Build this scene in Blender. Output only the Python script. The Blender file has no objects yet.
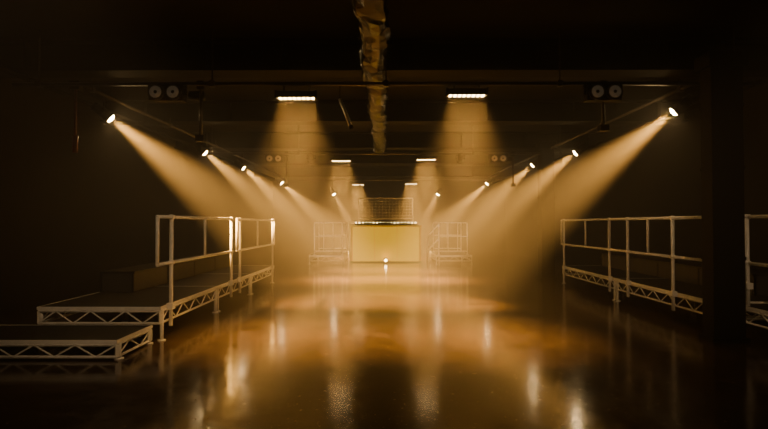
import bpy, bmesh, math, random
from mathutils import Vector, Matrix
random.seed(4)
S = bpy.context.scene
C = S.collection

# ---------------------------------------------------------------- materials
def mat(name, col, rough=0.5, metal=0.0, emit=None, estr=0.0, noise=None, bump=0.0, nscale=5.0, spec=0.5):
    m = bpy.data.materials.new(name); m.use_nodes = True
    nt = m.node_tree; b = nt.nodes['Principled BSDF']
    b.inputs['Base Color'].default_value = (*col, 1)
    b.inputs['Roughness'].default_value = rough
    b.inputs['Metallic'].default_value = metal
    b.inputs['Specular IOR Level'].default_value = spec
    if emit:
        b.inputs['Emission Color'].default_value = (*emit, 1)
        b.inputs['Emission Strength'].default_value = estr
    if noise or bump:
        tc = nt.nodes.new('ShaderNodeTexCoord')
        n = nt.nodes.new('ShaderNodeTexNoise'); n.inputs['Scale'].default_value = nscale
        n.inputs['Detail'].default_value = 6
        nt.links.new(tc.outputs['Object'], n.inputs['Vector'])
        if noise:
            r = nt.nodes.new('ShaderNodeValToRGB')
            r.color_ramp.elements[0].position = 0.3; r.color_ramp.elements[1].position = 0.7
            r.color_ramp.elements[0].color = (*col, 1); r.color_ramp.elements[1].color = (*noise, 1)
            nt.links.new(n.outputs['Fac'], r.inputs['Fac'])
            nt.links.new(r.outputs['Color'], b.inputs['Base Color'])
        if bump:
            bp = nt.nodes.new('ShaderNodeBump'); bp.inputs['Strength'].default_value = bump
            bp.inputs['Distance'].default_value = 0.02
            nt.links.new(n.outputs['Fac'], bp.inputs['Height'])
            nt.links.new(bp.outputs['Normal'], b.inputs['Normal'])
    return m

M_wall = mat('black_painted_brick', (0.005,0.004,0.0035), 0.8, noise=(0.013,0.011,0.009), bump=0.5, nscale=3, spec=.15)
M_ceil = mat('black_ceiling', (0.004,0.003,0.0028), 0.85, noise=(0.008,0.007,0.006), bump=0.4, nscale=2, spec=.15)
M_beam = mat('painted_steel_black', (0.004,0.0035,0.003), 0.7, noise=(0.008,0.007,0.006), bump=0.2, nscale=6, spec=.12)
M_alu = mat('pale_aluminium', (0.88,0.86,0.82), 0.5, 0.0, noise=(0.76,0.74,0.70), nscale=14)
M_deck = mat('deck_plywood_black', (0.015,0.012,0.010), 0.6, noise=(0.03,0.025,0.02), bump=0.1, nscale=8, spec=.3)
M_bench = mat('grey_panel', (0.05,0.044,0.038), 0.6, noise=(0.07,0.062,0.052), nscale=3, spec=.3)
M_black = mat('fixture_black', (0.012,0.011,0.010), 0.5, noise=(0.02,0.018,0.016), nscale=10, spec=.3)
M_foil = mat('crinkled_black_foil', (0.003,0.0027,0.0025), 0.2, 0.0, noise=(0.006,0.0055,0.005), bump=0.4, nscale=9, spec=.25)
M_lens = mat('lit_lens', (1,0.8,0.5), 0.3, emit=(1.0,0.64,0.27), estr=250)
M_lensb = mat('lit_led_cell', (1,0.8,0.5), 0.3, emit=(1.0,0.64,0.27), estr=34)
M_fest = mat('lit_festoon', (1,0.8,0.5), 0.3, emit=(1.0,0.68,0.28), estr=14)
M_glass = mat('reflector_added_glow', (0.6,0.52,0.42), 0.4, 0.1, emit=(1,.7,.4), estr=.03, noise=(0.5,0.43,0.35), nscale=20)  # faint emission put in so the unlit discs read lighter
M_gold = mat('gold_panel_glow', (0.14,0.065,0.0), 0.45, 0.1, emit=(1.0,0.48,0.0), estr=1.2, noise=(0.18,0.085,0.0), nscale=2, spec=.1)  # booth glow is emission in the material, so gold shows through haze
M_goldd = mat('gold_trim_glow', (0.14,0.065,0.0), 0.45, 0.1, emit=(1.0,0.44,0.0), estr=0.45, noise=(0.17,0.08,0.0), nscale=3, spec=.1)  # weaker built-in glow for the trim, no lamp behind it
M_red = mat('dark_red_pipe', (0.12,0.012,0.008), 0.4, noise=(0.08,0.01,0.006), nscale=9)
M_white = mat('white_tube', (0.7,0.62,0.5), 0.4, noise=(0.6,0.55,0.45), nscale=9)
M_mesh = mat('galvanised_mesh', (0.22,0.19,0.15), 0.5, 0.1, noise=(0.17,0.15,0.12), nscale=9)

def floor_mat():
    m = bpy.data.materials.new('polished_dark_concrete'); m.use_nodes = True
    nt = m.node_tree; L = nt.links; b = nt.nodes['Principled BSDF']
    tc = nt.nodes.new('ShaderNodeTexCoord')
    def noise(s, d=6, r=0.6):
        n = nt.nodes.new('ShaderNodeTexNoise'); n.inputs['Scale'].default_value = s
        n.inputs['Detail'].default_value = d; n.inputs['Roughness'].default_value = r
        L.new(tc.outputs['Object'], n.inputs['Vector']); return n
    def ramp(src, p0, p1, c0, c1):
        r = nt.nodes.new('ShaderNodeValToRGB'); e = r.color_ramp.elements
        e[0].position = p0; e[1].position = p1; e[0].color = (*c0,1); e[1].color = (*c1,1)
        L.new(src, r.inputs['Fac']); return r.outputs['Color']
    n1 = noise(2.6, 10, 0.75); n2 = noise(5, 5, .6); n3 = noise(24, 3, .6); n4 = noise(4.5, 12, .85)
    base = ramp(n1.outputs['Fac'], .34, .68, (0.040,0.025,0.014), (0.12,0.076,0.044))
    scuff = ramp(n3.outputs['Fac'], .63, .70, (0,0,0), (1,1,1))
    mx = nt.nodes.new('ShaderNodeMix'); mx.data_type = 'RGBA'
    L.new(scuff, mx.inputs[0]); L.new(base, mx.inputs[6]); mx.inputs[7].default_value = (0.28,0.20,0.13,1)
    dark = ramp(n4.outputs['Fac'], .40, .56, (.5,.5,.5), (1,1,1))
    mu = nt.nodes.new('ShaderNodeMix'); mu.data_type = 'RGBA'; mu.blend_type = 'MULTIPLY'; mu.inputs[0].default_value = 1
    L.new(mx.outputs[2], mu.inputs[6]); L.new(dark, mu.inputs[7])
    L.new(mu.outputs[2], b.inputs['Base Color'])
    mr = nt.nodes.new('ShaderNodeMapRange'); mr.inputs['From Min'].default_value = 0.35; mr.inputs['From Max'].default_value = 0.65
    mr.inputs['To Min'].default_value = 0.08; mr.inputs['To Max'].default_value = 0.22
    L.new(n4.outputs['Fac'], mr.inputs['Value']); L.new(mr.outputs['Result'], b.inputs['Roughness'])
    bp = nt.nodes.new('ShaderNodeBump'); bp.inputs['Strength'].default_value = 0.18; bp.inputs['Distance'].default_value = 0.008
    L.new(n2.outputs['Fac'], bp.inputs['Height']); L.new(bp.outputs['Normal'], b.inputs['Normal'])
    b.inputs['Specular IOR Level'].default_value = 1.0
    b.inputs['IOR'].default_value = 1.65
    return m
M_floor = floor_mat()

# ---------------------------------------------------------------- mesh helpers
class MB:
    def __init__(s): s.bm = bmesh.new(); s.mats = []
    def mi(s, m):
        if m not in s.mats: s.mats.append(m)
        return s.mats.index(m)
    def _tag(s, verts, m, smooth=False):
        i = s.mi(m); fs = set()
        for v in verts:
            for f in v.link_faces: fs.add(f)
        for f in fs: f.material_index = i; f.smooth = smooth
    def box(s, a, b, m, rot=None):
        a = Vector(a); b = Vector(b); c = (a+b)/2; d = b-a
        mt = Matrix.Translation(c) @ (rot or Matrix.Identity(4)) @ Matrix.Diagonal((abs(d.x),abs(d.y),abs(d.z),1))
        r = bmesh.ops.create_cube(s.bm, size=1, matrix=mt); s._tag(r['verts'], m)
    def tube(s, p, q, r, m, seg=10, r2=None, smooth=True):
        p = Vector(p); q = Vector(q); d = q-p
        rot = d.to_track_quat('Z','Y').to_matrix().to_4x4()
        mt = Matrix.Translation((p+q)/2) @ rot
        x = bmesh.ops.create_cone(s.bm, cap_ends=True, segments=seg, radius1=r, radius2=r if r2 is None else r2, depth=d.length, matrix=mt)
        s._tag(x['verts'], m, smooth and seg > 6)
    def ball(s, c, r, m, sc=(1,1,1), rot=None):
        mt = Matrix.Translation(c) @ (rot or Matrix.Identity(4)) @ Matrix.Diagonal((*sc,1))
        x = bmesh.ops.create_uvsphere(s.bm, u_segments=16, v_segments=10, radius=r, matrix=mt); s._tag(x['verts'], m, True)
    def done(s, name, parent=None, loc=None):
        me = bpy.data.meshes.new(name); s.bm.to_mesh(me); s.bm.free()
        for m in s.mats: me.materials.append(m)
        o = bpy.data.objects.new(name, me); C.objects.link(o)
        if parent: o.parent = parent
        if loc: o.location = loc
        return o
def empty(name, loc=(0,0,0)):
    o = bpy.data.objects.new(name, None); o.location = loc; o.empty_display_size = 0.1; C.objects.link(o); return o

# ---------------------------------------------------------------- room shell
XL, XR, Y0, Y1, ZC = -5.3, 5.6, -3.0, 24.0, 3.6
def slab(name, a, b, m):
    k = MB(); k.box(a, b, m); return k.done(name)
slab('floor', (XL-.2,Y0-.2,-0.1), (XR+.2,Y1+.2,0), M_floor)
slab('ceiling', (XL-.2,Y0-.2,ZC), (XR+.2,Y1+.2,ZC+.1), M_ceil)
slab('wall_left', (XL-.2,Y0,0), (XL,Y1,ZC), M_wall)
slab('wall_right', (XR,Y0,0), (XR+.2,Y1,ZC), M_wall)
slab('wall_back', (XL-.2,Y1,0), (XR+.2,Y1+.2,ZC), M_wall)
slab('wall_front', (XL-.2,Y0-.2,0), (XR+.2,Y0,ZC), M_wall)

for y in (3.0, 6.45, 9.6, 12.9, 16.2, 20.6):
    k = MB()
    k.box((XL,y-.16,3.20),(XR,y+.16,3.235),M_beam)
    k.box((XL,y-.03,3.2),(XR,y+.03,3.6),M_beam)
    k.box((XL,y-.16,3.565),(XR,y+.16,3.6),M_beam)
    for i in range(7):
        x = XL+.8+i*1.6
        k.box((x-.01,y-.15,3.235),(x+.01,y+.15,3.565),M_beam)
    k.done('ceiling_beam')

# ---------------------------------------------------------------- columns
def column(x0,x1,y0,y1):
    k = MB()
    k.box((x0,y0,0),(x1,y1,3.2),M_beam)
    k.box((x0-.03,y0-.03,0),(x1+.03,y1+.03,.05),M_beam)
    k.box((x0-.04,y0-.04,3.05),(x1+.04,y1+.04,3.2),M_beam)
    for z in (0.9,1.9,2.6):
        k.box((x0-.008,y0-.008,z),(x1+.008,y1+.008,z+.04),M_beam)
    k.done('structural_column')
column(3.60,3.95,5.65,5.85)
column(3.62,3.92,11.9,12.2)

# ---------------------------------------------------------------- truss platforms
def truss(k, p, q, z0, z1, bay=0.2, r=0.015):
    p = Vector(p); q = Vector(q); d = q-p; n = max(2, round(d.length/bay))
    def P(t,z): v = p+d*t; return (v.x,v.y,z)
    k.tube(P(0,z1),P(1,z1),r,M_alu,4); k.tube(P(0,z0),P(1,z0),r,M_alu,4)
    for i in range(n):
        a, b = (z0,z1) if i%2==0 else (z1,z0)
        k.tube(P(i/n,a),P((i+1)/n,b),r*.55,M_alu,6)
    k.tube(P(0,z0),P(0,z1),r,M_alu,4); k.tube(P(1,z0),P(1,z1),r,M_alu,4)
def platform(name, x0,x1,y0,y1,top, zlow, mods):
    k = MB()
    k.box((x0,y0,top-.03),(x1,y1,top),M_deck)
    k.box((x0-.012,y0-.012,top-.03),(x1+.012,y0,top+.003),M_alu)
    k.box((x0-.012,y1,top-.03),(x1+.012,y1+.012,top+.003),M_alu)
    k.box((x0-.012,y0,top-.03),(x0,y1,top+.003),M_alu)
    k.box((x1,y0,top-.03),(x1+.012,y1,top+.003),M_alu)
    zt = top-.045
    for a,b in (((x0,y0),(x1,y0)),((x0,y1),(x1,y1))):
        truss(k,(*a,0),(*b,0),zlow,zt)
    for x in (x0,x1):
        for i in range(mods):
            ya = y0+(y1-y0)*i/mods; yb = y0+(y1-y0)*(i+1)/mods
            truss(k,(x,ya+.02,0),(x,yb-.02,0),zlow,zt)
            for y in (ya+.05,yb-.05):
                k.tube((x,y,0.0),(x,y,top-.03),.022,M_alu,8)
                k.tube((x,y,0.0),(x,y,.012),.045,M_alu,10)
    for i in range(1,mods):
        y = y0+(y1-y0)*i/mods
        k.box((x0,y-.006,top),(x1,y+.006,top+.003),M_alu)
    return k.done(name)
platform('stage_platform',-3.85,-2.5,5.68,11.35,.38,.20,3)
platform('platform_step',-4.35,-2.57,4.90,5.62,.19,.03,1)
platform('stage_platform',3.90,5.2,6.1,11.3,.38,.20,2)
platform('stage_platform',4.03,5.2,3.3,5.95,.38,.20,1)
platform('stage_platform',-2.45,-1.35,16.4,18.6,.30,.12,1)
platform('stage_platform',1.62,2.75,16.4,18.6,.30,.12,1)

def riser(x0,x1,y0,y1,z0,z1):
    k = MB(); k.box((x0,y0,z0),(x1,y1,z1-.03),M_bench); k.box((x0-.02,y0-.01,z1-.03),(x1+.02,y1+.01,z1),M_deck)
    n = 4
    for i in range(n+1):
        y = y0+(y1-y0)*i/n
        for x in (x0,x1): k.box((x-.012,y-.02,z0),(x+.012,y+.02,z1-.03),M_deck)
    k.done('bench_riser')
riser(-3.83,-3.40,6.9,11.3,.384,.66)
riser(4.72,5.17,6.6,11.25,.384,.66)

# ---------------------------------------------------------------- railings
R = .020
def rail_y(x, ya, yb, ends, mids, base, top=1.38, mid=.86):
    k = MB()
    k.tube((x,ya,top),(x,yb,top),R,M_alu); k.tube((x,ya,mid),(x,yb,mid),R,M_alu)
    for y in (ya,yb):
        k.tube((x,y,mid-.0),(x,y,top),R,M_alu); k.ball((x,y,top),R*1.05,M_alu); k.ball((x,y,mid),R*1.05,M_alu)
    for y in mids: k.tube((x,y,mid),(x,y,top),R*.9,M_alu)
    for y in ends:
        k.tube((x,y,base),(x,y,top),R*1.1,M_alu)
        k.box((x-.035,y-.04,base+.19),(x+.035,y+.04,base+.26),M_alu)
        for z in (top,mid): k.tube((x,y-.035,z),(x,y+.035,z),R*1.5,M_alu)
    k.done('safety_railing')
rail_y(-2.455,5.50,8.14,(5.86,8.14),(6.95,),.14)
rail_y(-2.455,8.44,11.25,(8.62,11.1),(9.8,),.14)
rail_y(3.855,6.0,11.25,(6.90,8.18,8.85,11.1),(7.55,9.9),.14)
rail_y(4.045,4.0,5.9,(4.4,5.75),(5.1,),.384)
def rail_x(y, xa, xb, n, base, top=1.40, mid=.9):
    k = MB()
    for z in (top,mid,base+.12): k.tube((xa,y,z),(xb,y,z),R,M_alu)
    for i in range(n+1):
        x = xa+(xb-xa)*i/n
        k.tube((x,y,base if i in (0,n) else base+.12),(x,y,top),R*(1.1 if i in (0,n) else .7),M_alu)
        if i in (0,n): k.tube((x,y,base),(x,y,base+.015),.05,M_alu)
    k.done('safety_railing')
rail_x(16.5,-2.30,-1.40,3,.304,1.34)
rail_x(16.5,1.70,2.62,3,.304,1.34)
rail_x(18.4,-2.40,-1.40,2,.304,1.34)
rail_x(18.4,1.70,2.70,2,.304,1.34)
k = MB()
k.tube((1.68,16.2,1.3),(1.32,16.2,.9),R,M_alu); k.tube((1.32,16.2,0),(1.32,16.2,.9),R,M_alu); k.tube((1.68,16.2,0),(1.68,16.2,1.3),R,M_alu)
k.tube((1.68,16.2,.85),(1.32,16.2,.45),R,M_alu); k.done('stair_handrail')

# ---------------------------------------------------------------- DJ booth
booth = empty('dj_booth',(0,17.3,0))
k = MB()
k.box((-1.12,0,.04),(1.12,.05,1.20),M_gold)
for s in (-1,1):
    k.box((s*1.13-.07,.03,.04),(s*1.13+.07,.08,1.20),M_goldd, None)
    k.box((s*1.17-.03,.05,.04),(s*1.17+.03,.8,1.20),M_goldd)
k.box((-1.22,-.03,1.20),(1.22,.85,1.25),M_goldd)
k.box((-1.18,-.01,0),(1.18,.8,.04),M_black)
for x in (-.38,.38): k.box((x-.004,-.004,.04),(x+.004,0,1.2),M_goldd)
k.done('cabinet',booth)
k = MB()
for x in (-.62,.62):
    k.box((x-.2,.2,1.25),(x+.2,.6,1.33),M_black); k.tube((x,.4,1.33),(x,.4,1.35),.14,M_glass,20)
k.box((-.2,.2,1.25),(.2,.6,1.35),M_black)
for i in range(4): k.tube((-.15+i*.1,.3,1.35),(-.15+i*.1,.3,1.37),.015,M_alu,8)
k.done('decks_and_mixer',booth)
k = MB()
k.box((-1.1,.70,1.25),(1.1,.76,1.31),M_black)
for i in range(18):
    x = -1.05+i*.1235; k.tube((x,.735,1.31),(x,.735,1.32),.02,M_black,10); k.ball((x,.735,1.34),.026,M_fest)
k.done('festoon_lamps',booth)
e = empty('floor_uplighter',(0,16.8,0)); k = MB()
k.box((-.09,-.06,0),(.09,.06,.03),M_black)
k.box((-.10,-.02,.03),(-.08,.02,.12),M_black); k.box((.08,-.02,.03),(.10,.02,.12),M_black)
k.tube((0,-.04,.11),(0,.06,.13),.06,M_black,16,.07)
for i in range(5):
    a = i*2*math.pi/5; k.ball((math.cos(a)*.04,.062,.13+math.sin(a)*.04),.018,M_lensb)
k.ball((0,-.045,.11),.045,M_lensb,(1,.4,1))
k.done('housing',e)
ld = bpy.data.lights.new('lamp','SPOT'); ld.energy=30; ld.color=(1,.55,.03); ld.spot_size=math.radians(70); ld.spot_blend=1; ld.shadow_soft_size=.04
lo = bpy.data.objects.new('lamp',ld); C.objects.link(lo); lo.parent=e; lo.location=(0,.10,.14); lo.rotation_euler=(math.radians(105),0,0)

scr = MB()
x0,x1,z0,z1,yy = -1.05,1.05,1.5,2.30,20.0
for z in (z0,z1): scr.tube((x0,yy,z),(x1,yy,z),.02,M_mesh,8)
for x in (x0,x1): scr.tube((x,yy,0),(x,yy,z1),.02,M_mesh,8)
for i in range(1,16):
    x = x0+(x1-x0)*i/16; scr.tube((x,yy,z0),(x,yy,z1),.012,M_mesh,5)
for i in range(1,7):
    z = z0+(z1-z0)*i/7; scr.tube((x0,yy,z),(x1,yy,z),.014,M_mesh,5)
scr.done('mesh_screen')

# ---------------------------------------------------------------- lighting pipes
def pipe(name,p,q,r=.024,m=M_beam,drop=None):
    k = MB(); k.tube(p,q,r,m,12)
    if drop:
        p=Vector(p);q=Vector(q)
        n=max(2,int((q-p).length/2.2))
        for i in range(n+1):
            v = p+(q-p)*((i+.15)/(n+.3)); k.tube(v,(v.x,v.y,drop),.009,m,6); k.box((v.x-.03,v.y-.03,v.z-.035),(v.x+.03,v.y+.03,v.z+.035),m)
    return k.done(name)
M_pipe = mat('black_pipe',(0.05,0.042,0.036),0.4,0.2,noise=(0.08,0.07,0.06),nscale=8)
for y in (6.0,12.0,19.3):
    pipe('lighting_bar',(-4.4,y,2.95),(4.4,y,2.95),.024,M_pipe,3.6)
for x in (-3.85,3.85):
    pipe('lighting_bar',(x,6.3,3.06),(x,19.2,3.06),.024,M_pipe,3.2)
pipe('cable_conduit',(-4.6,-1,3.16),(-4.6,23.9,3.16),.03,M_beam)
pipe('cable_conduit',(4.9,-1,3.16),(4.9,23.9,3.16),.03,M_beam)

k = MB(); n = 80; seg = 11; rings = []
for i in range(n+1):
    y = 3.2+i*(9.6/n); ring=[]
    for j in range(seg):
        a = 2*math.pi*j/seg; rr = 1+random.uniform(-.22,.14)
        ring.append(k.bm.verts.new((-.13+math.cos(a)*rr*.14+.02*math.sin(y*3), y+random.uniform(-.04,.04), 3.09+math.sin(a)*rr*.095)))
    rings.append(ring)
mi = k.mi(M_foil)
for i in range(n):
    for j in range(seg):
        f = k.bm.faces.new((rings[i][j],rings[i][(j+1)%seg],rings[i+1][(j+1)%seg],rings[i+1][j])); f.material_index = mi
k.bm.faces.new(rings[0]); k.bm.faces.new(rings[-1])
for i in range(5):
    y = 3.6+i*2; k.tube((-.13,y,3.15),(-.13,y,3.6),.006,M_beam,6)
k.done('foil_wrapped_duct')

# ---------------------------------------------------------------- fixtures
AMB = (1.0,0.48,0.095)
def par(loc, target, power, angle=24, pipez=3.06, name='par_light', lens=.06, lm=None, blend=1.0, col=AMB):
    e = empty(name, loc); loc = Vector(loc); t = Vector(target)-loc; L = t.normalized()
    rot = L.to_track_quat('Z','Y').to_matrix().to_4x4()
    k = MB()
    k.tube(L*-.26,L*-.02,.06,M_black,20,lens+.02); k.tube(L*-.02,L*.012,lens+.022,M_black,20)
    for i in range(3): k.tube(L*(-.24+i*.035),L*(-.228+i*.035),.075,M_black,20)
    k.done('housing',e)
    k = MB(); k.ball(L*.012,lens,lm or M_lens,(1,1,.45),rot); k.done('lens',e)
    k = MB(); side = L.cross(Vector((0,0,1))).normalized(); c = L*-.1
    top = Vector((c.x,c.y,.12))
    for s in (-1,1):
        k.tube(c+side*s*.10,top+side*s*.10,.009,M_black,6); k.tube(c+side*s*.07,c+side*s*.115,.018,M_black,8)
    k.tube(top-side*.10,top+side*.10,.009,M_black,6)
    if pipez-loc.z-.024 > .125: k.tube(top,(top.x,top.y,pipez-loc.z-.024),.011,M_black,6)
    k.done('yoke',e)
    ld = bpy.data.lights.new('lamp','SPOT'); ld.energy = power; ld.color = col; ld.spot_size = math.radians(angle)
    ld.spot_blend = blend; ld.shadow_soft_size = .05
    lo = bpy.data.objects.new('lamp',ld); C.objects.link(lo); lo.parent = e; lo.location = L*.07
    lo.rotation_mode='QUATERNION'; lo.rotation_quaternion = L.to_track_quat('-Z','Y')
P = 15500
for (x,y,z,t,f) in ((-3.9,7.2,2.80,8.8,1.05),(-3.80,10.7,2.80,12.0,1),(-3.80,13.6,2.80,14.4,1.1),(-3.8,18.6,2.80,19.4,1.5),
                (3.87,6.85,2.81,8.6,.95),(3.98,10.7,2.79,12.0,1),(3.74,13.0,2.80,14.2,1.1),(3.75,18.9,2.80,19.6,1.5)):
    s = 1 if x>0 else -1
    par((x,y,z),(s*.65,t,0),P*f,32)
for s in (-1,1):
    par((s*1.95,19.15,2.42),(s*.6,19.3,0.0),P*.7,30,2.95)
M_wlens = mat('added_wash_lens', (1,0.8,0.5), 0.3, emit=(1.0,0.7,0.4), estr=5)  # weak lens for the added rail washes
WC = (1,.64,.32)
par((-1.2,0.6,3.0),(-2.95,6.6,.55),270,42,3.2,'added_rail_wash',lm=M_wlens,blend=1,col=WC)  # unseen overhead lamp, added to brighten the left railing and step
par((2.0,0.6,3.0),(4.1,7.6,.7),290,36,3.2,'added_rail_wash',lm=M_wlens,blend=1,col=WC)  # unseen overhead lamp, added to brighten the right railing
for s in (-1,1):
    par((s*1.75,12.05,2.79),(s*1.95,16.5,.8),420,26,2.95,'added_rail_wash',lm=M_wlens,blend=1,col=WC)  # extra lamps added to lift the rails beside the booth

def batten(x,y,z,power):
    e = empty('led_batten_light',(x,y,z)); k = MB()
    k.box((-.23,-.06,.0),(.23,.06,.07),M_black)
    for s in (-1,1): k.box((s*.235-.01,-.07,-.015),(s*.235+.01,.07,.08),M_black); k.tube((s*.15,0,.07),(s*.15,0,2.925-z),.01,M_black,6)
    k.done('housing',e)
    k = MB()
    for i in range(8):
        for yy in (-.022,.022):
            k.ball((-.19+i*.0543,yy,0),.019,M_lensb,(1,1,.6))
    k.done('led_cells',e)
    ld = bpy.data.lights.new('lamp','AREA'); ld.shape='RECTANGLE'; ld.size=.42; ld.size_y=.08; ld.energy=power; ld.color=AMB
    ld.spread = math.radians(60)
    lo = bpy.data.objects.new('lamp',ld); C.objects.link(lo); lo.parent=e; lo.location=(0,0,-.03)
for y,pw in ((6.0,95),(12.0,190),(19.3,260)):
    batten(-1.05,y,2.78,pw); batten(.95,y,2.81,pw)

def blinder(x,y):
    e = empty('blinder_light',(x,y,2.82)); k = MB()
    k.box((-.2,0,-.09),(.2,.10,.09),M_black)
    for s in (-1,1):
        k.tube((s*.1,.0,0),(s*.1,-.05,0),.085,M_black,20,.09)
        k.tube((s*.1,-.035,0),(s*.1,-.052,0),.070,M_glass,20)
        k.ball((s*.1,-.05,0),.02,M_black)
        k.box((s*.215-.008,.03,-.02),(s*.215+.008,.07,.105),M_black)
    k.box((-.22,.03,.095),(.22,.07,.105),M_black)
    k.done('housing',e)
for x,y in ((-2.55,5.9),(2.53,5.9),(-2.6,11.9),(2.62,11.9)): blinder(x,y)

def droppole(x,y,zb):
    k = MB(); k.tube((x,y,zb),(x,y,3.0),.02,M_pipe,10); k.box((x-.04,y-.03,2.90),(x+.04,y+.03,3.0),M_black)
    k.box((x-.05,y-.05,zb-.02),(x+.05,y+.05,zb+.05),M_black)
    k.tube((x-.16,y+.06,2.84),(x+.02,y+.06,2.84),.055,M_black,14); k.done('drop_pole')
droppole(-2.2,6.06,2.3); droppole(2.58,6.06,2.42)
droppole(-2.35,12.06,2.2); droppole(3.0,12.06,2.2)
k = MB(); k.tube((-3.7,6.07,2.2),(-3.7,6.07,2.95),.016,M_red,10); k.tube((-3.7,6.07,2.15),(-3.7,6.07,2.35),.03,M_red,12); k.box((-3.76,6.03,2.9),(-3.64,6.12,3.0),M_black); k.done('sprinkler_drop')
k = MB(); k.tube((-.54,6.0,2.77),(-.40,5.9,2.42),.022,M_white,10); k.tube((-.54,6.0,2.77),(-.54,6.0,2.925),.006,M_black,6); k.tube((-.405,5.905,2.435),(-.395,5.895,2.40),.027,M_black,10); k.done('hanging_tube_lamp')

# ---------------------------------------------------------------- haze
w = bpy.data.worlds.new('hazy_air'); S.world = w; w.use_nodes = True
nt = w.node_tree; nt.nodes['Background'].inputs[0].default_value=(0,0,0,1); nt.nodes['Background'].inputs[1].default_value=0
v = nt.nodes.new('ShaderNodeVolumeScatter'); v.inputs['Density'].default_value=.030; v.inputs['Anisotropy'].default_value=.3
v.inputs['Color'].default_value=(1,.92,.80,1)
nt.links.new(v.outputs[0], nt.nodes['World Output'].inputs['Volume'])

# ---------------------------------------------------------------- camera
cd = bpy.data.cameras.new('camera'); cd.lens = 24; cd.sensor_width = 36
co = bpy.data.objects.new('camera',cd); C.objects.link(co); co.location=(0,0,1.3)
co.rotation_euler=(math.radians(91.06),0,math.radians(.2)); S.camera=co
